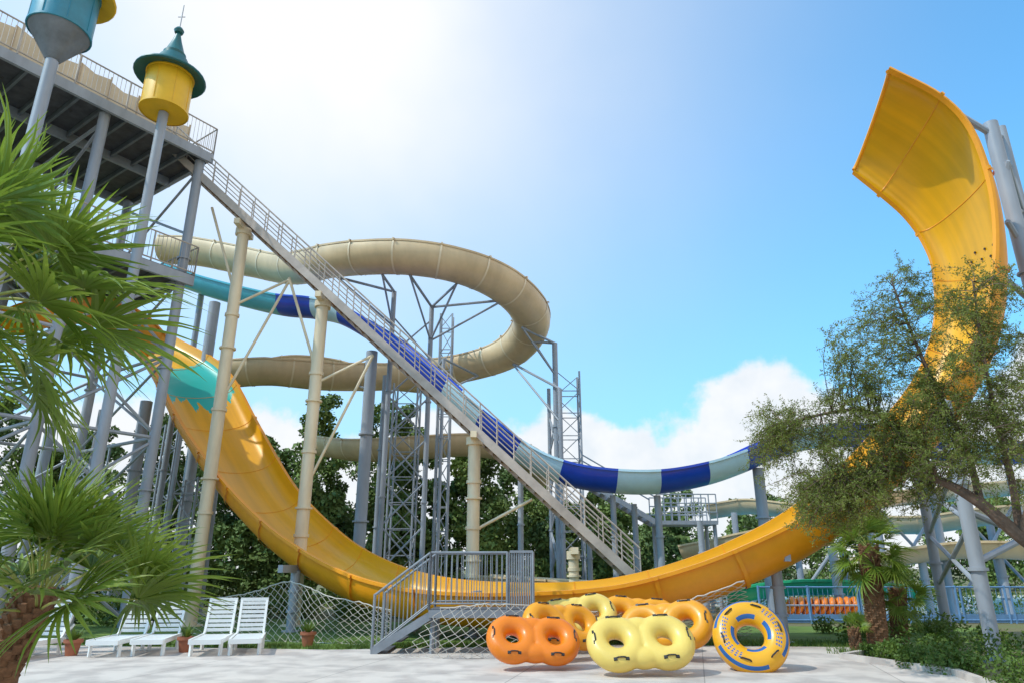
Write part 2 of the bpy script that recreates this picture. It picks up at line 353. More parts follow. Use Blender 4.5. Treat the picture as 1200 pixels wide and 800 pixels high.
# ---------------------------------------------------------------- blue slide
BL=E('water_slide',(3,25,0))
bc=[(205,315,31),(260,333,30),(330,350,29),(372,354,28.3),(410,362,27.6),(455,388,26.8),(497,420,26),(540,455,25.4),(585,493,25),(628,525,24.7),(668,543,24.5),(715,551,24.4),(768,552,24.4),(820,543,24.5),(862,529,24.7),(905,511,25),(955,500,25.5),(1005,500,26),(1060,508,26.5),(1130,520,27),(1210,520,27)]
bound=[(335,2),(374,1),(408,0),(530,1),(570,0),(615,1),(662,0),(716,1),(768,0),(820,1),(862,0),(908,1),(955,0),(1010,1),(1060,0),(1110,1),(1160,0),(1300,1)]
us=[p[0] for p in bc]
def bmat(k,i,sm):
    t=k/8; i0=min(int(t),len(us)-2); u=us[i0]+(us[i0+1]-us[i0])*(t-i0)
    for b_,c_ in bound:
        if u<b_: return c_
    return 1
flume('bl',[S(*p) for p in bc],0.72,[M_lblue,M_blue,M_teal],BL,a0=88,matfn=bmat,seg=1e9)
sb=MB()
for u,v,Y,r in ((718,580,24.6,.1),(770,580,24.6,.12),(743,590,25.2,.1),(888,548,25,.2),(820,610,27,.12),(1085,540,26.7,.14),(1180,540,27,.14),(975,640,26,.16),(1003,520,26.2,.12),(610,560,25,.1),(690,620,27,.1)):
    ucol(sb,u,v,Y,r)
sb.build('supports',[M_steel],BL)
AP=E('access_platform',S(808,640,29).to_3d())
ab=MB(); c0=S(770,612,28); c1=S(840,612,28)
x0,x1=c0.x,c1.x; zt=c0.z
ab.beam((x0,28.6,zt),(x1,28.6,zt),1.6,.15)
for x in np.linspace(x0,x1,9):
    for y in (27.85,29.35): ab.tube((x,y,zt),(x,y,zt+1.1),.025,0,5)
for y in (27.85,29.35):
    for h in (.4,.75,1.1): ab.tube((x0,y,zt+h),(x1,y,zt+h),.025,0,5)
for i in range(9):
    ab.beam((x0-.3*i-.1,28.6,zt+.18*i+.1),(x0-.3*i-.32,28.6,zt+.18*i+.1),1.2,.05)
for y in (28,29.2): ab.beam((x0,y,zt),(x0-2.9,y,zt+1.7),.06,.2); ab.tube((x0,y,zt+1),(x0-2.9,y,zt+2.7),.03,0,5)
for x in (x0+.1,x1-.1):
    for y in (28,29.2): ab.tube((x,y,0),(x,y,zt),.08)
ab.build('frame',[M_steel],AP)
# ---------------------------------------------------------------- long staircase
ST=E('steel_staircase',(-4,22.5,0))
A0=S(188,163,22); B0=S(752,684,22); W=1.15
tb_=MB(); rb=MB(); N_=62
for y in (0,W):
    tb_.beam(A0+Vector((0,y,0)),B0+Vector((0,y,0)),.07,.26,0)
for i in range(N_+1):
    t=i/N_; p=A0.lerp(B0,t); tb_.beam(p+Vector((0,.04,0.03)),p+Vector((0,W-.04,.03)),.30,.04,1)
tb_.build('flight',[M_stair,M_tread],ST)
for y in (0,W):
    for h in (.35,.7,1.05): rb.tube(A0+Vector((0,y,h)),B0+Vector((0,y,h)),.03 if h>1 else .02,0,6)
    for i in range(0,N_+1,2):
        p=A0.lerp(B0,i/N_)+Vector((0,y,0)); rb.tube(p,p+Z*1.05,.022,0,5)
rb.build('handrails',[M_stair],ST)
cb=MB()
for u,v in ((285,268),(378,352),(556,512),(672,645)):
    t=S(u,v,22.5); t.y=22.57; R0=.205 if v<600 else .16; col(cb,t,R0,0,16); cb.tube(t-Vector((0,0,.25)),t,R0*1.35,0,16); cb.beam(t+Vector((0,-.7,0)),t+Vector((0,.7,0)),.2,.2)
    for h in (3.0,6.5):
        if t.z>h+2: cb.tube((t.x,t.y,t.z-h),(t.x+1.9,t.y,t.z-2.0),.05); 
    if t.z>6: cb.tube((t.x,t.y,t.z-2.6),(t.x-1.3,t.y,t.z+.9),.05)
    for q in range(1,4):
        if t.z*q/4>1: cb.tube((t.x,t.y,t.z*q/4-.05),(t.x,t.y,t.z*q/4+.05),R0*1.2,0,16)
cb.build('posts',[M_cream],ST)
# ---------------------------------------------------------------- tower
O=Vector((-11.6,22,0)); e1=Vector((-.574,-.819,0)); e2=Vector((-.819,.574,0))
def TP(a,b,z): return O+e1*a+e2*b+Z*z
TW=E('slide_tower',TP(5,2.5,0))
def slab(b,a0,a1,b0,b1,z0,z1,mi):
    P=[TP(a0,b0,0),TP(a1,b0,0),TP(a1,b1,0),TP(a0,b1,0)]
    b.prism([(p.x,p.y) for p in P][::-1],z0,z1,mi)
db=MB(); ZD=16.3
slab(db,-.3,11,-.3,5.6,ZD,ZD+.06,1)
for a in np.arange(-.25,11.1,.75): db.beam(TP(a,-.28,ZD-.12),TP(a,5.55,ZD-.12),.08,.2,0)
for b_ in (-.3,2.6,5.6): db.beam(TP(-.3,b_,ZD-.16),TP(11,b_,ZD-.16),.12,.36,2)
slab(db,-.3,9,-.3,6,11.35,11.42,1)
for a in np.arange(-.2,9,1.0): db.beam(TP(a,-.28,11.22),TP(a,5.9,11.22),.08,.2,0)
for b_ in (-.3,6): db.beam(TP(-.3,b_,11.2),TP(9,b_,11.2),.12,.36,2)
db.build('decks',[M_steeld,M_deck,M_steel],TW)
rl=MB()
def rail(b,P,Q,h=1.1,sp=.14,post=1.5,rr=.009):
    P=Vector(P);Q=Vector(Q); L=(Q-P).length; n=int(L/sp)
    for i in range(n+1): p=P.lerp(Q,i/n); b.tube(p+Z*.1,p+Z*h,rr,0,4)
    n=max(1,int(L/post))
    for i in range(n+1): p=P.lerp(Q,i/n); b.tube(p,p+Z*h,.03,0,6)
    for hh in (.1,h): b.tube(P+Z*hh,Q+Z*hh,.028,0,6)
rail(rl,TP(-.3,-.3,ZD+.06),TP(11,-.3,ZD+.06)); rail(rl,TP(-.3,-.3,ZD+.06),TP(-.3,5.6,ZD+.06))
rail(rl,TP(-.3,-.3,11.42),TP(9,-.3,11.42)); rail(rl,TP(-.3,-.3,11.42),TP(-.3,3,11.42))
rl.build('railings',[M_stair],TW)
fb=MB()
for i in range(11):
    a0,a1=i+.03,i+.97; h0=1.7+.04*i+.1*(i%2); fb.add([TP(a0,1.2,ZD+.3),TP((a0+a1)/2,1.16,ZD+.28),TP(a1,1.2,ZD+.3),TP(a1,1.2,ZD+h0+.05),TP((a0+a1)/2,1.28,ZD+h0-.04),TP(a0,1.2,ZD+h0)],[(0,1,4,5),(1,2,3,4)])
    fb.tube(TP(i,1.2,ZD),TP(i,1.2,ZD+h0+.1),.03,0,6)
fb.build('fabric_screen',[M_fabric],TW)
cb=MB(); 
for a in (0,3.4,7,10.6):
    for b_ in (0,5.2):
        cb.tube(TP(a,b_,0),TP(a,b_,ZD-.3),.17,0,12)
        for z in (4,8,12): cb.tube(TP(a,b_,z),TP(a,b_,z+.06),.23,0,12)
for b_ in (0,5.2):
    for i,(a,a2) in enumerate(((0,3.4),(3.4,7),(7,10.6))):
        for z in (0.2,3.0,5.8,8.6):
            cb.tube(TP(a,b_,z),TP(a2,b_,z+2.6),.05,0,6); cb.tube(TP(a2,b_,z),TP(a,b_,z+2.6),.05,0,6); cb.tube(TP(a,b_,z+2.7),TP(a2,b_,z+2.7),.06,0,6)
for a in (0,3.4,7,10.6):
    for z in (0.2,3.0,5.8,8.6,13):
        cb.tube(TP(a,0,z),TP(a,5.2,z+2.6),.05,0,6); cb.tube(TP(a,5.2,z),TP(a,0,z+2.6),.05,0,6); cb.tube(TP(a,0,z+2.7),TP(a,5.2,z+2.7),.06,0,6)
for u,v,Y,r in ((205,470,27,.12),(172,470,26,.22),(120,480,25,.12),(60,500,25,.18),(228,500,29,.1),(255,560,28,.1)):
    ucol(cb,u,v,Y,r)
p=S(187,500,29); lattice(cb,p,p.z,1.1); p=S(105,520,28); lattice(cb,p,p.z,1.1)
p=S(225,560,27); lattice(cb,p,p.z,.9)
cb.build('columns',[M_steel],TW)
def turret(px,Y,vz,r,mdrum,cone_bottom,brim=M_hat):
    c=S(px,vz,Y); tt=MB()
    tt.tube((c.x,c.y,0),(c.x,c.y,c.z-.75),.15,3,14)
    if cone_bottom: tt.lathe([(.16,-1.6),(r*.98,-.72),(r*1.02,-.70)],c,4)
    tt.lathe([(.1,-.72),(r,-.72),(r,.72),(r*.98,.78)],c,0)
    for z in (-.7,.66): tt.lathe([(r,z-.04),(r*1.04,z-.03),(r*1.04,z+.03),(r,z+.04)],c,0)
    for q in range(8):
        t=q*math.pi/4; d=Vector((math.cos(t)*r*1.005,math.sin(t)*r*1.005,0)); tt.tube(c+d-Z*.66,c+d+Z*.62,.012,0,4)
    tt.lathe([(r*.9,.70),(r*1.5,.58),(r*1.55,.62),(r*1.52,.68),(r*1.05,.84),(r*.8,1.0),(r*.62,1.35),(r*.50,1.45),(r*.50,1.55),(r*.42,1.62),(r*.2,2.1),(.03,2.55)],c,1)
    tt.lathe([(.0,2.35),(.13,2.42),(.16,2.52),(.1,2.62),(.0,2.68)],c,1,14)
    tt.tube(c+Z*2.5,c+Z*3.6,.02,3,6); tt.tube(c+Z*3.1+Vector((-.12,0,0)),c+Z*3.1+Vector((.12,0,0)),.015,3,5)
    return tt.build('turret',[mdrum,brim,M_drumy,M_steel,M_steeld],TW)
turret(196,18.5,110,.70,M_drumy,False)
turret(76,14.5,14,.72,M_drumt,True,brim=M_drumy)
# ---------------------------------------------------------------- near landing platform with stairs
PL=E('landing_stairs',(-1,16,0)); pb=MB(); x0,x1,y0,y1,zd=-1.75,.45,15.4,16.6,.86
pb.prism([(x0,y0),(x1,y0),(x1,y1),(x0,y1)],zd-.06,zd,1)
for x in (x0+.08,x1-.08):
    for y in (y0+.08,y1-.08): pb.beam((x,y,0),(x,y,zd-.08),.07,.07,0)
pb.beam((x0,y0-.03,zd-.08),(x1,y0-.03,zd-.08),.04,.15,0)
for i in range(4):
    zz=zd-.2*(i+1)+.0; xx=x0-.28*(i+.5); pb.prism([(xx-.15,y0+.05),(xx+.15,y0+.05),(xx+.15,y1-.05),(xx-.15,y1-.05)],zz-.03,zz,1)
for y in (y0,y1): pb.beam((x0+.02,y,zd-.12),(x0-1.15,y,.04),.05,.16,0)
pb.build('deck',[M_steelm,M_deck],PL)
qb=MB()
def vrail(b,P,Q,h=1.15,sp=.11):
    P=Vector(P);Q=Vector(Q);L=(Q-P).length;n=max(2,int(L/sp))
    for i in range(n+1): p=P.lerp(Q,i/n); b.tube(p+Z*.12,p+Z*h,.010,0,5)
    b.tube(P+Z*h,Q+Z*h,.026,0,8); b.tube(P+Z*.12,Q+Z*.12,.018,0,6)
    for p in (P,Q): b.tube(p,p+Z*(h+.02),.03,0,8)
for y in (y0,y1):
    vrail(qb,(x0,y,zd),(x1-.55,y,zd)); vrail(qb,(x0-1.15,y,.0),(x0,y,zd))
vrail(qb,(x1,y0,zd),(x1,y1,zd))
for x in np.arange(x1-.5,x1+.01,.05): qb.beam((x,y0,zd+.05),(x,y0,zd+1.15),.025,.025)
qb.beam((x1-.5,y0,zd+1.17),(x1,y0,zd+1.17),.05,.05)
qb.build('railings',[M_steelm],PL)
# ---------------------------------------------------------------- nets
def net(name,top,bot,cell=.16,r=.0075,sag=.08,wob=.06):
    b=MB(); T=cr(top,10); B=cr(bot,10); L=sum((T[i+1]-T[i]).length for i in range(len(T)-1)); nx=max(4,int(L/cell)); H=max((T[i]-B[i]).length for i in range(len(T))); ny=max(3,int(H/cell))
    def ev(P,t): k=t*(len(P)-1); i=min(int(k),len(P)-2); return P[i].lerp(P[i+1],k-i)
    g=[[None]*(ny+1) for _ in range(nx+1)]
    for i in range(nx+1):
        for j in range(ny+1):
            p=ev(T,i/nx).lerp(ev(B,i/nx),j/ny); s=math.sin(math.pi*j/ny)
            p=p+Vector((math.sin(i*.37)*.03,-sag*s*(1+.6*math.sin(i*.21)),-wob*abs(math.sin(i*.16))*(1-j/ny)))+Vector((random.uniform(-.02,.02),0,random.uniform(-.02,.02)))
            g[i][j]=p
    for i in range(nx):
        for j in range(ny):
            if (i+j)%2==0: b.tube(g[i][j],g[i+1][j+1],r,0,3)
            else: b.tube(g[i][j+1],g[i+1][j],r,0,3)
    b.path([g[i][0] for i in range(nx+1)],r*2,0,5); b.path([g[i][ny] for i in range(nx+1)],r*2,0,5)
    return b.build(name,[M_net])
net('safety_net',[S(232,702,19.5),S(300,690,19.2),S(345,680,18.6),S(400,700,17.8),S(460,712,17.2)],[G(225,742),G(300,750),G(350,752),G(400,754),G(462,758)],cell=.13)
net('safety_net',[S(515,712,15.25),S(570,704,15.2),S(628,710,15.3)],[G(468,770),G(550,772),G(640,768)],cell=.10,sag=.2,r=.006)
net('safety_net',[S(622,708,16.6),S(700,712,16.6),S(780,706,16.5),S(870,678,16.4)],[G(625,752),G(700,752),G(780,748),G(880,744)],cell=.13)
# ---------------------------------------------------------------- inflatables
def infl_mat(name,c1,c2):
    m=mat(name,c1,0.32,0.05,1,trans=0.15,coat=0.2); N,L=m.node_tree.nodes,m.node_tree.links
    ramp=[n for n in N if n.type=='VALTORGB'][0]; p=[n for n in N if n.type=='BSDF_PRINCIPLED'][0]; t=[n for n in N if n.type=='BSDF_TRANSLUCENT'][0]; tc=[n for n in N if n.type=='TEX_COORD'][0]
    def mt(op,a,b=None):
        n=N.new('ShaderNodeMath'); n.operation=op
        for i,x in enumerate((a,b)):
            if x is None: continue
            if isinstance(x,(int,float)): n.inputs[i].default_value=x
            else: L.new(x,n.inputs[i])
        return n.outputs[0]
    sp=N.new('ShaderNodeSeparateXYZ'); L.new(tc.outputs['Object'],sp.inputs[0]); x,y=sp.outputs[0],sp.outputs[1]
    ang=mt('ARCTAN2',y,x); rad=mt('SQRT',mt('ADD',mt('MULTIPLY',x,x),mt('MULTIPLY',y,y)))
    def arcband(r0,wd,freq,ph,lo):
        b=mt('LESS_THAN',mt('ABSOLUTE',mt('SUBTRACT',rad,r0)),wd); return mt('MULTIPLY',b,mt('GREATER_THAN',mt('SINE',mt('ADD',mt('MULTIPLY',ang,freq),ph)),lo))
    f1=arcband(.31,.032,4,.5,-.55); f2=arcband(.60,.024,3,1.0,-.7)
    let=mt('MULTIPLY',arcband(.47,.055,43,0,-.15),mt('GREATER_THAN',mt('SINE',mt('ADD',mt('MULTIPLY',rad,160),mt('MULTIPLY',ang,17))),-.35)); let=mt('MULTIPLY',let,mt('GREATER_THAN',mt('SINE',mt('ADD',mt('MULTIPLY',ang,2),.9)),-.1))
    f=mt('MAXIMUM',mt('MAXIMUM',f1,f2),let)
    mx=N.new('ShaderNodeMix'); mx.data_type='RGBA'; L.new(f,mx.inputs[0]); L.new(ramp.outputs[0],mx.inputs[6]); mx.inputs[7].default_value=(*c2,1)
    L.new(mx.outputs[2],p.inputs['Base Color']); L.new(mx.outputs[2],t.inputs['Color']); return m
MI_or=mat('vinyl_orange',(0.90,0.24,0.01),0.34,0.1,2,trans=0.15,coat=0.15,bump=.15,bscale=6)
MI_py=mat('vinyl_pale_yellow',(0.88,0.64,0.15),0.34,0.08,2,trans=0.15,coat=0.15,bump=.15,bscale=6)
MI_oy=mat('vinyl_amber',(0.92,0.38,0.015),0.34,0.08,2,trans=0.15,coat=0.15,bump=.15,bscale=6)
MI_ring=infl_mat('vinyl_printed',(0.92,0.44,0.015),(0.02,0.14,0.42))
def torus_verts(b,c,R,r,mi=0,nu=40,nv=18,sq=1.0):
    vs=[];fs=[]
    for i in range(nu):
        t=2*math.pi*i/nu
        for j in range(nv):
            q=2*math.pi*j/nv; vs.append(Vector((c[0]+(R+r*math.cos(q))*math.cos(t),c[1]+(R+r*math.cos(q))*math.sin(t),c[2]+r*math.sin(q)*sq)))
    for i in range(nu):
        for j in range(nv): fs.append((i*nv+j,((i+1)%nu)*nv+j,((i+1)%nu)*nv+(j+1)%nv,i*nv+(j+1)%nv))
    b.add(vs,fs,mi)
def ball(b,c,rx,ry,rz,n=14):
    vs=[];fs=[]
    for i in range(n+1):
        t=math.pi*i/n
        for j in range(n*2):
            p=math.pi*j/n; vs.append((c[0]+rx*math.sin(t)*math.cos(p),c[1]+ry*math.sin(t)*math.sin(p),c[2]+rz*math.cos(t)))
    for i in range(n):
        for j in range(n*2): k=(j+1)%(n*2); fs.append((i*2*n+j,i*2*n+k,(i+1)*2*n+k,(i+1)*2*n+j))
    b.add(vs,fs,0)
def double_tube(name,loc,rot,m,trim,s=1.0):
    e=bpy.data.objects.new(name,None); sc.collection.objects.link(e); e.location=loc; e.rotation_euler=rot; e.scale=(s,s,s)
    b=MB(); torus_verts(b,(-.42,0,0),.325,.195); torus_verts(b,(.42,0,0),.325,.195)
    for y in (-.30,.30): ball(b,(0,y,0),.30,.18,.18)
    o=b.build('tube',[m],recenter=False); o.parent=e
    r=o.modifiers.new('remesh','REMESH'); r.mode='VOXEL'; r.voxel_size=.022; r.use_smooth_shade=True
    q=o.modifiers.new('smooth','SMOOTH'); q.iterations=10; q.factor=.6
    h=MB()
    for x,y,a in ((-.80,.02,1.57),(.80,.02,1.57),(-.42,.40,0),(.42,.40,0),(-.42,-.40,0),(.42,-.40,0)):
        d=Vector((math.cos(a),-math.sin(a),0)); c=Vector((x,y,.168))
        h.path([c-d*.09-Z*.01,c-d*.06+Z*.025,c+Z*.03,c+d*.06+Z*.025,c+d*.09-Z*.01],.013,0,6)
        for sgn in (-1,1): h.beam(c+d*sgn*.13-Z*.012,c+d*sgn*.07-Z*.004,.07,.03,0)
    ho=h.build('handles',[M_black,M_pad],recenter=False); ho.parent=e
    s2=MB()
    for cx in (-.42,.42):
        for rr_,zz in ((.205,.138),(.30,.183)):
            pts=[(cx+math.cos(t)*rr_,math.sin(t)*rr_,zz-.006) for t in np.linspace(0,2*math.pi,33)]; s2.path(pts,.008,0,4)
    so=s2.build('seams',[trim],recenter=False); so.parent=e
    return e
def gp(u,v,z): p=G(u,v); return Vector((p.x,p.y,z))
R=math.radians
double_tube('double_inflatable_tube',gp(626,788,.48)+Vector((0,.4,0)),(R(48),R(3),R(8)),MI_or,M_org,.90)
double_tube('double_inflatable_tube',gp(758,795,.50)+Vector((0,.4,0)),(R(47),R(-2),R(2)),MI_py,M_yel,.98)
double_tube('double_inflatable_tube',gp(664,782,.62)+Vector((0,.95,0)),(R(55),R(4),R(28)),MI_oy,M_org,.92)
double_tube('double_inflatable_tube',gp(686,775,.66)+Vector((0,1.4,.05)),(R(52),R(-8),R(8)),MI_py,M_org,.92)
double_tube('double_inflatable_tube',gp(797,782,.62)+Vector((0,1.0,.0)),(R(55),R(-6),R(-18)),MI_oy,M_org,.98)
double_tube('double_inflatable_tube',gp(768,775,.64)+Vector((0,1.5,.05)),(R(52),R(4),R(-4)),MI_oy,M_org,.92)
e=bpy.data.objects.new('inflatable_ring',None); sc.collection.objects.link(e); e.location=gp(889,787,.53)+Vector((0,.25,0)); e.rotation_euler=(R(60),R(4),R(-14))
b=MB(); torus_verts(b,(0,0,0),.44,.21,0,64,24); o=b.build('tube',[MI_ring],recenter=False); o.parent=e
h=MB()
for k in range(6):
    t=k*math.pi/3+.3; c=Vector((math.cos(t)*.5,math.sin(t)*.5,.19)); d=Vector((-math.sin(t),math.cos(t),0))
    h.path([c-d*.09,c-d*.06+Z*.035,c+d*.06+Z*.035,c+d*.09],.014,0,6)
o=h.build('handles',[M_black],recenter=False); o.parent=e
# ---------------------------------------------------------------- loungers, pots
def lounger(loc,rz):
    loc=Vector(loc); M=Matrix.Translation(loc)@Matrix.Rotation(rz,4,'Z')
    e=bpy.data.objects.new('sun_lounger',None); sc.collection.objects.link(e); e.matrix_world=M
    b=MB(); w=.60; h0=.28
    for i in range(11):
        y=-1.15+i*.115; b.beam((-w/2+.04,y,h0+.02),(w/2-.04,y,h0+.02),.085,.025)
    for x in (-w/2,w/2): b.beam((x,-1.25,h0),(x,.15,h0),.05,.09); 
    b.beam((-w/2,-1.25,h0-.01),(w/2,-1.25,h0-.01),.05,.09)
    ang=R(68)
    for i in range(7):
        d=.08+i*.096; y=.1+math.cos(ang)*d; z=h0+.04+math.sin(ang)*d
        b.beam((-w/2+.05,y,z),(w/2-.05,y,z),.03,.066)
    for x in (-w/2+.03,w/2-.03): b.beam((x,.1,h0+.04),(x,.1+math.cos(ang)*.72,h0+.04+math.sin(ang)*.72),.05,.05)
    b.beam((-w/2,.1+math.cos(ang)*.74,h0+.04+math.sin(ang)*.74),(w/2,.1+math.cos(ang)*.74,h0+.04+math.sin(ang)*.74),.05,.07)
    for x in (-w/2+.02,w/2-.02):
        for y in (-1.1,.05): b.beam((x,y,0),(x,y,h0),.055,.06)
        b.beam((x,.0,h0),(x,.38,.55),.03,.04)
    o=b.build('frame',[M_white],recenter=False,sharp=30); o.parent=e
for u,v,rz in ((228,768,.22),(270,767,.28),(118,769,.1),(162,768,.2),(10,775,-.1),(-25,772,.1)):
    p=G(u,v); lounger((p.x,p.y+1.0,.01),rz)
def pot(u,v,s=1):
    p=G(u,v); b=MB(); b.lathe([(.0,0),(.11*s,0),(.15*s,.24*s),(.18*s,.24*s),(.18*s,.30*s),(.15*s,.30*s),(.14*s,.26*s),(0,.26*s)],(p.x,p.y,.01),0,20)
    e=E('flower_pot',(p.x,p.y,0)); b.build('pot',[M_terra],e)
    b=MB()
    for k in range(26):
        t=random.uniform(0,6.28); l=random.uniform(.15,.4)*s; q=Vector((p.x,p.y,.27*s)); d=Vector((math.cos(t),math.sin(t),random.uniform(.6,2))).normalized()
        sd=d.cross(Z).normalized()*.018; b.add([q-sd,q+sd,q+d*l*.6+sd*1.3,q+d*l,q+d*l*.6-sd*1.3],[(0,1,2,3,4)],0)
    b.build('plant',[M_leafS],e)
for u,v in ((83,768),(216,764),(360,757)): pot(u,v,1.0)
# ---------------------------------------------------------------- palms
def leafmesh(seed):
    r=random.Random(seed); b=MB(); Lp=.85
    pts=[Vector((x*Lp,0,.10*math.sin(x*2.2))) for x in np.linspace(0,1,6)]
    b.path(pts,[.017,.015,.013,.012,.011,.010],1,5); tip=pts[-1]
    n=28
    for i in range(n):
        ph=math.radians(-105+210*i/(n-1)+r.uniform(-2.5,2.5)); L=(1.02-.30*abs(ph)/2.0)*r.uniform(.9,1.06); d=Vector((math.cos(ph),math.sin(ph),.08*r.uniform(-1,1))); sd=Vector((-math.sin(ph),math.cos(ph),0))
        dr=r.uniform(.04,.20); fold=.30; vs=[]; dr2=r.uniform(.05,.25) if r.random()<.4 else 0
        for q,w in ((.03,.006),(.28,.030),(.5,.026),(.72,.017),(.88,.009),(1.0,.001)):
            z=-dr*q**2.6*L*1.1-dr2*max(0,q-.65)*3*L*.3+.10*q*(1-q)+abs(math.sin(ph))*.12*q; c=tip+d*L*q+Z*z
            vs+=[c-sd*w+Z*w*fold*1.6,c,c+sd*w+Z*w*fold*1.6]
        fs=[]
        for k in range(5):
            for m_ in (0,1): fs.append((k*3+m_,k*3+m_+1,k*3+m_+4,k*3+m_+3))
        b.add(vs,fs,0)
    me=b.build('leafsrc',[M_palm,M_palmp],recenter=False); m_=me.data; bpy.data.objects.remove(me); return m_
LM=[leafmesh(s) for s in range(6)]
def palm(name,base,crown,n,s,tr=.16,emin=-45,emax=85,seed=1):
    r=random.Random(seed); base=Vector(base); crown=Vector(crown); e=E(name,base)
    b=MB(); K=14; pts=[base.lerp(crown,k/K)+Vector((math.sin(k*.5)*.03,0,0)) for k in range(K+1)]
    b.path(pts,[tr*(1.15-.25*k/K)*(1+.08*(k%2)) for k in range(K+1)],0,14)
    H=(crown-base).length
    for k in range(int(H/.055)):
        t=(k+.5)/(H/.055); p=base.lerp(crown,t); 
        for q in range(6):
            a=k*2.4+q*1.047; d=Vector((math.cos(a),math.sin(a),0)); c=p+d*tr*.95
            b.beam(c,c+d*.05+Z*.09,.07*tr/.16,.03,0)
    b.build('trunk',[M_palmbark],e)
    for i in range(n):
        f=i/(n-1); el=math.radians(emax+(emin-emax)*f**.85)+r.uniform(-.12,.12); az=i*2.39996+r.uniform(-.3,.3)
        o=bpy.data.objects.new('leaf',LM[r.randrange(6)]); sc.collection.objects.link(o)
        ss=s*r.uniform(.82,1.15)*(0.8+.2*min(1,f*2.5))
        Mx=Matrix.Translation(crown-Z*.25*s*f+Vector((math.cos(az),math.sin(az),0))*.08*s)@Matrix.Rotation(az,4,'Z')@Matrix.Rotation(-el,4,'Y')@Matrix.Rotation(r.uniform(-.8,.8),4,'X')@Matrix.Scale(ss,4)
        o.parent=e; o.matrix_parent_inverse=Matrix.Translation(-base); o.matrix_basis=Mx
    return e
c=S(-40,335,6.3); palm('fan_palm',(c.x-.2,c.y+.1,0),c,38,1.10,seed=3)
c=S(48,690,8.2); palm('fan_palm',(c.x-.42,c.y-.1,0),c,30,.98,tr=.19,seed=5,emin=-4)
c=S(1018,640,16); g=G(1030,762); palm('fan_palm',(g.x,g.y,0),c,34,.58,tr=.17,seed=8,emin=-60)
c=S(1052,690,16.5); g=G(1055,757); palm('fan_palm',(g.x,g.y,0),c,24,.42,tr=.15,seed=9,emin=-60)
c=S(1000,735,15.8); palm('fan_palm',(c.x,c.y,0),c,14,.24,tr=.08,seed=10,emin=0)
# ---------------------------------------------------------------- foliage
def leaves(centers,radii,n,size,aspect=.6,shell=.45):
    C=np.repeat(np.array(centers),n,axis=0); Rr=np.repeat(np.array(radii),n,axis=0); N=len(C)
    d=rng.normal(size=(N,3)); d/=np.linalg.norm(d,axis=1)[:,None]; rad=rng.random(N)**shell
    P=C+d*Rr*rad[:,None]
    a=rng.normal(size=(N,3)); a/=np.linalg.norm(a,axis=1)[:,None]; b=np.cross(a,rng.normal(size=(N,3))); b/=np.linalg.norm(b,axis=1)[:,None]
    s=size*rng.uniform(.6,1.3,N)[:,None]
    V=np.stack([P-a*s,P-b*s*aspect,P+a*s,P+b*s*aspect],axis=1).reshape(-1,3)
    F=np.arange(N*4).reshape(-1,4); return V,F
def foliage(name,V,F,m,parent=None):
    me=bpy.data.meshes.new(name); me.vertices.add(len(V)); me.vertices.foreach_set('co',V.astype(np.float32).ravel())
    me.loops.add(len(F)*4); me.loops.foreach_set('vertex_index',F.astype(np.int32).ravel())
    me.polygons.add(len(F)); me.polygons.foreach_set('loop_start',np.arange(0,len(F)*4,4,dtype=np.int32))
    me.update(calc_edges=True); me.validate(); me.materials.append(m)
    o=bpy.data.objects.new(name,me); sc.collection.objects.link(o)
    if parent: par(o,parent)
    return o
cs=[];rs=[]
def dtree(x,y,h,w,n=16):
    for k in range(n):
        t=(k+random.random())/n; zz=h*(.06+.90*t); rr=w*math.sqrt(max(.05,1-t*t*.95))
        a=random.uniform(0,6.28); cs.append((x+math.cos(a)*rr*.65,y+math.sin(a)*rr*.5,zz)); q=w*random.uniform(.30,.48)*(1-.35*t); rs.append((q,q,q*.7))
for x in np.arange(-34,10,1.9):
    hh=10.6+1.6*math.sin(x*.5)+random.uniform(-1.0,1.6)
    if x>-5: hh=10.0-0.40*(x+5)+random.uniform(-.8,1.0)
    dtree(x+random.uniform(-.8,.8),44+random.uniform(-3,5),max(4.5,hh),2.8,28)
for x in np.arange(8,64,2.6): dtree(x+random.uniform(-1,1),60+random.uniform(-5,8),random.uniform(6.5,9.5),3.2,16)
for x in np.arange(-20,5,2.2): dtree(x,35+random.uniform(-1,2),random.uniform(3.2,5.6),1.9,14)
V,F=leaves(cs,rs,240,.145,.6); foliage('background_trees',V,F,M_leafB)
def bush(name,blobs,n,size,m=M_leafS):
    V,F=leaves([b[:3] for b in blobs],[b[3:] for b in blobs],n,size,.45); return foliage(name,V,F,m)
def rb_(x0,x1,y0,y1,n,r0,r1): 
    out=[]
    for _ in range(n):
        r=random.uniform(r0,r1); out.append((random.uniform(x0,x1),random.uniform(y0,y1),r*.6,r,r,r*.8))
    return out
bush('shrub',rb_(7.0,8.3,12.5,15.5,12,.15,.35),420,.04)
bush('shrub',rb_(8.4,12.5,10.5,16.5,34,.25,.55),420,.045)
bush('shrub',rb_(7.2,9.5,8.5,11.5,18,.2,.45),500,.035)
bush('shrub',rb_(8.0,12,17.5,20.5,14,.2,.5),350,.05)
bush('hedge',[(x,30+math.sin(x),.5,.9,.8,.8) for x in np.arange(9,40,.8)],160,.09)
bush('shrub',rb_(-16,-11,19,24,14,.4,.9),450,.08)
bush('shrub',rb_(-9,-3,24,28,16,.3,.8),350,.08)
gv=[];
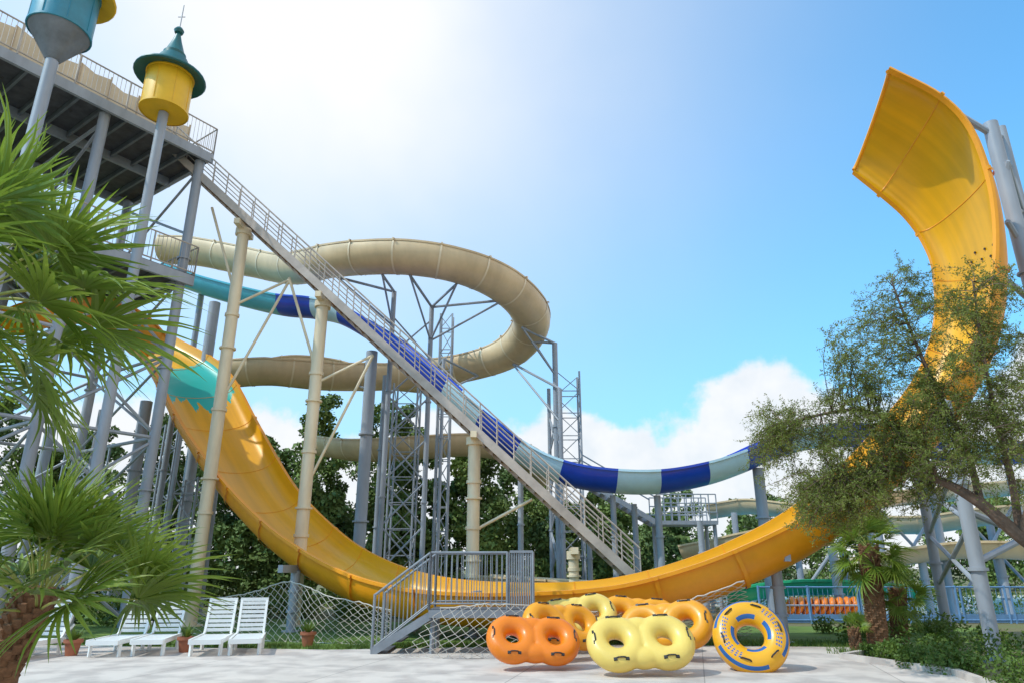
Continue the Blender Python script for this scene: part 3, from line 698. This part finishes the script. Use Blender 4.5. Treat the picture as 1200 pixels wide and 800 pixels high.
def tufts(poly_pts,n,h):
    for _ in range(n):
        i=random.randrange(len(poly_pts)-1); a=Vector((*poly_pts[i],0)); b_=Vector((*poly_pts[i+1],0)); p=a.lerp(b_,random.random())+Vector((random.gauss(0,.12),abs(random.gauss(.1,.5)),0))
        for _k in range(5):
            d=Vector((random.gauss(0,.4),random.gauss(0,.4),1)).normalized(); sd=Vector((random.gauss(0,1),random.gauss(0,1),0)).normalized()*.008; l=h*random.uniform(.5,1.2); o=p+Vector((random.gauss(0,.03),random.gauss(0,.03),0))
            gv.append([o-sd,o+sd,o+d*l+sd*.2,o+d*l-sd*.2])
tufts([(-14,17.6),(-4,16.2),(2.5,17.2),(8.8,16.6)],2600,.11); tufts([(8.8,16.9),(6.6,14.7)],150,.15)
gm=MB()
for q in gv: gm.add(q,[(0,1,2,3)])
gm.build('grass',[M_leafS])
# right feathery tree
base=Vector((9.6,11.0,0)); TR=E('acacia_tree',base)
tb=MB(); J0=S(1196,628,11.2); J1=S(1150,590,11.3); J2=S(1100,562,11.5); J3=S(1045,548,11.8)
tr=cr([base,Vector((9.3,11,.9)),J0,J1,J2,J3,S(985,560,12.1)],6); tb.path(tr,[.14*(1-.88*i/(len(tr)-1))+.01 for i in range(len(tr))],0,9)
l2=cr([J0,S(1185,560,11.3),S(1165,480,11.2),S(1150,400,11.0),S(1140,330,10.9)],6); tb.path(l2,[.06*(1-.9*i/(len(l2)-1))+.006 for i in range(len(l2))],0,8)
l3=cr([J1,S(1130,520,11.7),S(1090,440,11.9),S(1060,370,12.0),S(1045,330,12)],6); tb.path(l3,[.055*(1-.9*i/(len(l3)-1))+.006 for i in range(len(l3))],0,8)
l4=cr([J2,S(1060,510,12),S(1010,480,12.3),S(940,490,12.6),S(900,500,12.8)],6); tb.path(l4,[.05*(1-.9*i/(len(l4)-1))+.006 for i in range(len(l4))],0,7)
l5=cr([J0,S(1215,560,10.8),S(1225,480,10.6),S(1215,400,10.5)],6); tb.path(l5,[.06*(1-.9*i/(len(l5)-1))+.006 for i in range(len(l5))],0,7)
sk=tr[10:]+l2+l3+l4+l5
zones=[(930,540,12.6,55,45,60),(985,585,12.2,55,35,70),(1015,520,12.2,50,40,65),(1050,470,12,55,45,55),(1040,400,12,55,50,36),(1075,340,11.9,45,40,20),(1120,390,11.3,50,50,26),(1160,350,11,40,50,20),(1130,460,11.4,60,45,46),(1180,430,10.9,40,60,32),(1170,510,11.2,50,35,40),(1100,520,11.7,55,35,55),(915,500,12.8,35,30,26),(960,600,12.3,45,30,36),(1190,560,11,30,40,14),(1060,570,11.8,45,30,34),(1005,390,12,35,40,14),(1000,450,12,40,30,18)]
tw=[]
for (u,v,Y,ru,rv,n) in zones:
    for _ in range(int(n)):
        a=random.uniform(0,6.28); q=math.sqrt(random.random()); tgt=S(u+math.cos(a)*ru*q,v+math.sin(a)*rv*q,Y+random.uniform(-.9,.9))
        near_=min(sk,key=lambda s_:(s_-tgt).length+random.uniform(0,.5)); tw.append((near_,tgt))
LV=[]
for p,q in tw:
    d=q-p; mid=p.lerp(q,.5)+Vector((random.uniform(-.1,.1),random.uniform(-.1,.1),.12*d.length)); P=cr([p,mid,q],5)
    tb.path(P,[.011,.010,.009,.008,.007,.007,.006,.005,.005,.004,.003],0,3)
    for s_ in range(8):
        k=random.randrange(5,11); o=P[k]; dd=Vector((random.gauss(0,1),random.gauss(0,1),random.gauss(-.1,.9))).normalized(); Lt=random.uniform(.18,.45)
        e_=o+dd*Lt-Z*.1*Lt; tb.tube(o,e_,.0025,0,3)
        for j in range(16):
            t=(j+1)/16; LV.append(o.lerp(e_,t)+Vector((random.gauss(0,.025),random.gauss(0,.025),random.gauss(0,.025))))
tb.build('trunk_and_branches',[M_bark],TR)
V,F=leaves([tuple(x) for x in LV],[(.03,.03,.03)]*len(LV),2,.023,.34); foliage('crown',V,F,M_leafF,TR)
# ---------------------------------------------------------------- pool, fence, far slides
PO=E('swimming_pool',(18,34,0)); b=MB(); b.add([(9,25,.02),(40,25,.02),(46,44,.02),(9,44,.02)],[(0,1,2,3)],0); b.build('water',[M_water],PO)
b=MB(); rim=[(9,25),(40,25),(46,44),(9,44)]
for i in range(4):
    a,c_=rim[i],rim[(i+1)%4]; b.beam((a[0],a[1],.06),(c_[0],c_[1],.06),.5,.12)
b.build('coping',[M_beige2],PO)
b=MB(); rail(b,(8,23.6,0),(26,23.6,0),1.1,.16,1.6,.008)
for x in np.arange(8,26,1.6): b.beam((x,23.6,0),(x,23.6,1.15),.06,.06)
b.beam((8,23.62,.15),(26,23.62,.15),.05,.25)
b.build('metal_fence',[M_fence])
RR=E('ring_float_rack',(11,26,0)); b=MB()
for i in range(9):
    c=S(925+i*9,694,25.3); torus_verts(b,(0,0,0),.22,.10,0,18,9); k=len(b.v)-18*9
    for j in range(k,len(b.v)):
        x,y,z=b.v[j]; b.v[j]=(c.x+z+.3*x,c.y+y,.45+x*.95)
b.build('rings',[MI_or],RR)
b=MB(); a0=S(915,694,25.3).x; a1=S(1005,694,25.3).x
for x in (a0,a1):
    for y in (25.0,25.6): b.tube((x,y,0),(x,y,.5),.03)
for y in (25.0,25.6): b.tube((a0,y,.12),(a1,y,.12),.03); b.tube((a0,y,.48),(a1,y,.48),.03)
b.build('frame',[M_steel],RR)
FS=E('water_slide',(14,30,0))
flume('f1',[S(830,592,38),S(880,586,37),S(940,592,35),S(1010,604,33),S(1080,606,32),S(1150,596,31),S(1230,590,31)],.65,[M_beige2,M_beige],FS,a0=95)
flume('f2',[S(800,640,33),S(850,630,32),S(910,615,31),S(960,590,32),S(1030,578,33),S(1120,570,34),S(1230,560,34)],.6,[M_beige2,M_beige],FS,a0=95)
flume('f3',[S(1000,655,27),S(1080,640,26.5),S(1150,635,26),S(1240,640,26)],.5,[M_beige2,M_beige],FS,a0=95)
b=MB()
for u,v,Y in ((860,600,33),(930,610,31),(1030,625,29.5),(1100,625,28.5),(1160,615,28),(980,600,32),(1080,655,26.5),(1170,650,26)): ucol(b,u,v,Y,.14)
for x in (11,14,17): b.tube((x,27,1),(x+3,28,4),.06); b.tube((x,27,4),(x+3,28,1),.06)
b.build('supports',[M_steel],FS)
GS=E('water_slide',(11,34,0)); flume('g1',[S(850,690,28),S(905,681,27.5),S(960,678,27),S(1020,681,27),S(1080,688,27)],.5,[M_green,M_green],GS,a0=90)
LS=E('water_slide',(-1,30,0)); flume('l1',[S(560,672,34),S(620,676,31),S(690,680,29),(S(760,684,28))],.7,[M_beige2,M_beige],LS,a0=90)
# ---------------------------------------------------------------- sky
SUN_AZ=math.radians(-112); SUN_EL=math.radians(50)
sv=Vector((math.sin(SUN_AZ)*math.cos(SUN_EL),math.cos(SUN_AZ)*math.cos(SUN_EL),math.sin(SUN_EL)))
HA,HE=math.radians(-21),math.radians(43)   # direction of sun glare painted into the sky colour, apart from the sun lamp
hv=Vector((math.sin(HA)*math.cos(HE),math.cos(HA)*math.cos(HE),math.sin(HE)))
w=bpy.data.worlds.new("World"); sc.world=w; w.use_nodes=True; N=w.node_tree.nodes; L=w.node_tree.links; N.clear()
out=N.new('ShaderNodeOutputWorld'); bg=N.new('ShaderNodeBackground'); bg.inputs['Strength'].default_value=.12; L.new(bg.outputs[0],out.inputs[0])
sky=N.new('ShaderNodeTexSky'); sky.sky_type='NISHITA'; sky.sun_disc=False; sky.sun_elevation=SUN_EL; sky.sun_rotation=SUN_AZ; sky.ozone_density=1.5
tc=N.new('ShaderNodeTexCoord'); D=tc.outputs['Generated']
def mt(op,a,b=None,c=None,clamp=False):
    n=N.new('ShaderNodeMath'); n.operation=op; n.use_clamp=clamp
    for i,x in enumerate((a,b,c)):
        if x is None: continue
        if isinstance(x,(int,float)): n.inputs[i].default_value=x
        else: L.new(x,n.inputs[i])
    return n.outputs[0]
def mixc(f,a,b,bt='MIX'):
    n=N.new('ShaderNodeMix'); n.data_type='RGBA'; n.blend_type=bt
    for i,x in ((0,f),(6,a),(7,b)):
        if isinstance(x,(int,float)): n.inputs[i].default_value=x
        elif isinstance(x,tuple): n.inputs[i].default_value=(*x,1)
        else: L.new(x,n.inputs[i])
    return n.outputs[2]
nrm=N.new('ShaderNodeVectorMath'); nrm.operation='NORMALIZE'; L.new(D,nrm.inputs[0]); D=nrm.outputs[0]
dt=N.new('ShaderNodeVectorMath'); dt.operation='DOT_PRODUCT'; L.new(D,dt.inputs[0]); dt.inputs[1].default_value=hv; g=mt('MAXIMUM',dt.outputs['Value'],0)
sx=N.new('ShaderNodeSeparateXYZ'); L.new(D,sx.inputs[0]); az=mt('ARCTAN2',sx.outputs[0],sx.outputs[1]); el=mt('ARCSINE',sx.outputs[2])
def noise(scale,detail=8,rough=.55,vec=D):
    n=N.new('ShaderNodeTexNoise'); n.inputs['Scale'].default_value=scale; n.inputs['Detail'].default_value=detail; n.inputs['Roughness'].default_value=rough; L.new(vec,n.inputs['Vector']); return n.outputs['Fac']
n1=noise(9,6,.55); n2=noise(2.6,4,.6); n3=noise(16,3,.6)
WH=1/.12
skyc=mixc(1.0,sky.outputs[0],(0.80,2.30,2.85),'MULTIPLY')
# horizon haze
hz=mt('EXPONENT',mt('MULTIPLY',mt('MAXIMUM',el,0),-3.2)); hz=mt('MULTIPLY',hz,.85)
skyc=mixc(hz,skyc,(.42*WH,.72*WH,.92*WH))
glow=mt('ADD',mt('MULTIPLY',mt('POWER',g,7),.80),mt('MULTIPLY',mt('POWER',g,40),.35))
glow=mt('MULTIPLY',glow,mt('ADD',.72,mt('MULTIPLY',n2,.56)))
glow=mt('MINIMUM',glow,1.0)
c1=mixc(glow,skyc,(1.0*WH,1.02*WH,1.04*WH))
b1=mt('MULTIPLY',mt('EXPONENT',mt('MULTIPLY',mt('POWER',mt('DIVIDE',mt('SUBTRACT',az,.385),.085),2),-1)),.085)
T=mt('ADD',mt('ADD',.205,b1),mt('MULTIPLY',mt('SUBTRACT',az,.62,clamp=True),1.6))
m_=mt('ADD',mt('SUBTRACT',T,el),mt('MULTIPLY',mt('SUBTRACT',n1,.5),.22))
mr=N.new('ShaderNodeMapRange'); mr.interpolation_type='SMOOTHSTEP'; L.new(m_,mr.inputs[0]); mr.inputs[1].default_value=-.004; mr.inputs[2].default_value=.03
shade=mt('MULTIPLY',mt('SUBTRACT',n3,.40,clamp=True),2.2,clamp=True)
cc=mixc(shade,(0.98*WH,.99*WH,1.0*WH),(.78*WH,.85*WH,.93*WH))
c2=mixc(mt('MULTIPLY',mr.outputs[0],.95),c1,cc)
L.new(c2,bg.inputs[0])
sl=bpy.data.lights.new('sun','SUN'); sl.energy=3.1; sl.angle=math.radians(.5); sl.color=(1,.94,.83); so=bpy.data.objects.new('sun',sl); sc.collection.objects.link(so); so.rotation_euler=(-sv).to_track_quat('-Z','Y').to_euler(); so.location=sv*100
cam=bpy.data.cameras.new('camera'); cam.lens=24; cam.sensor_width=36; cam.clip_end=3000; co=bpy.data.objects.new('camera',cam); sc.collection.objects.link(co); co.location=(0,0,EYE); co.rotation_euler=(math.pi/2+PITCH,0,0); sc.camera=co
sc.view_settings.view_transform='Standard'; sc.view_settings.look='None'; sc.view_settings.exposure=0
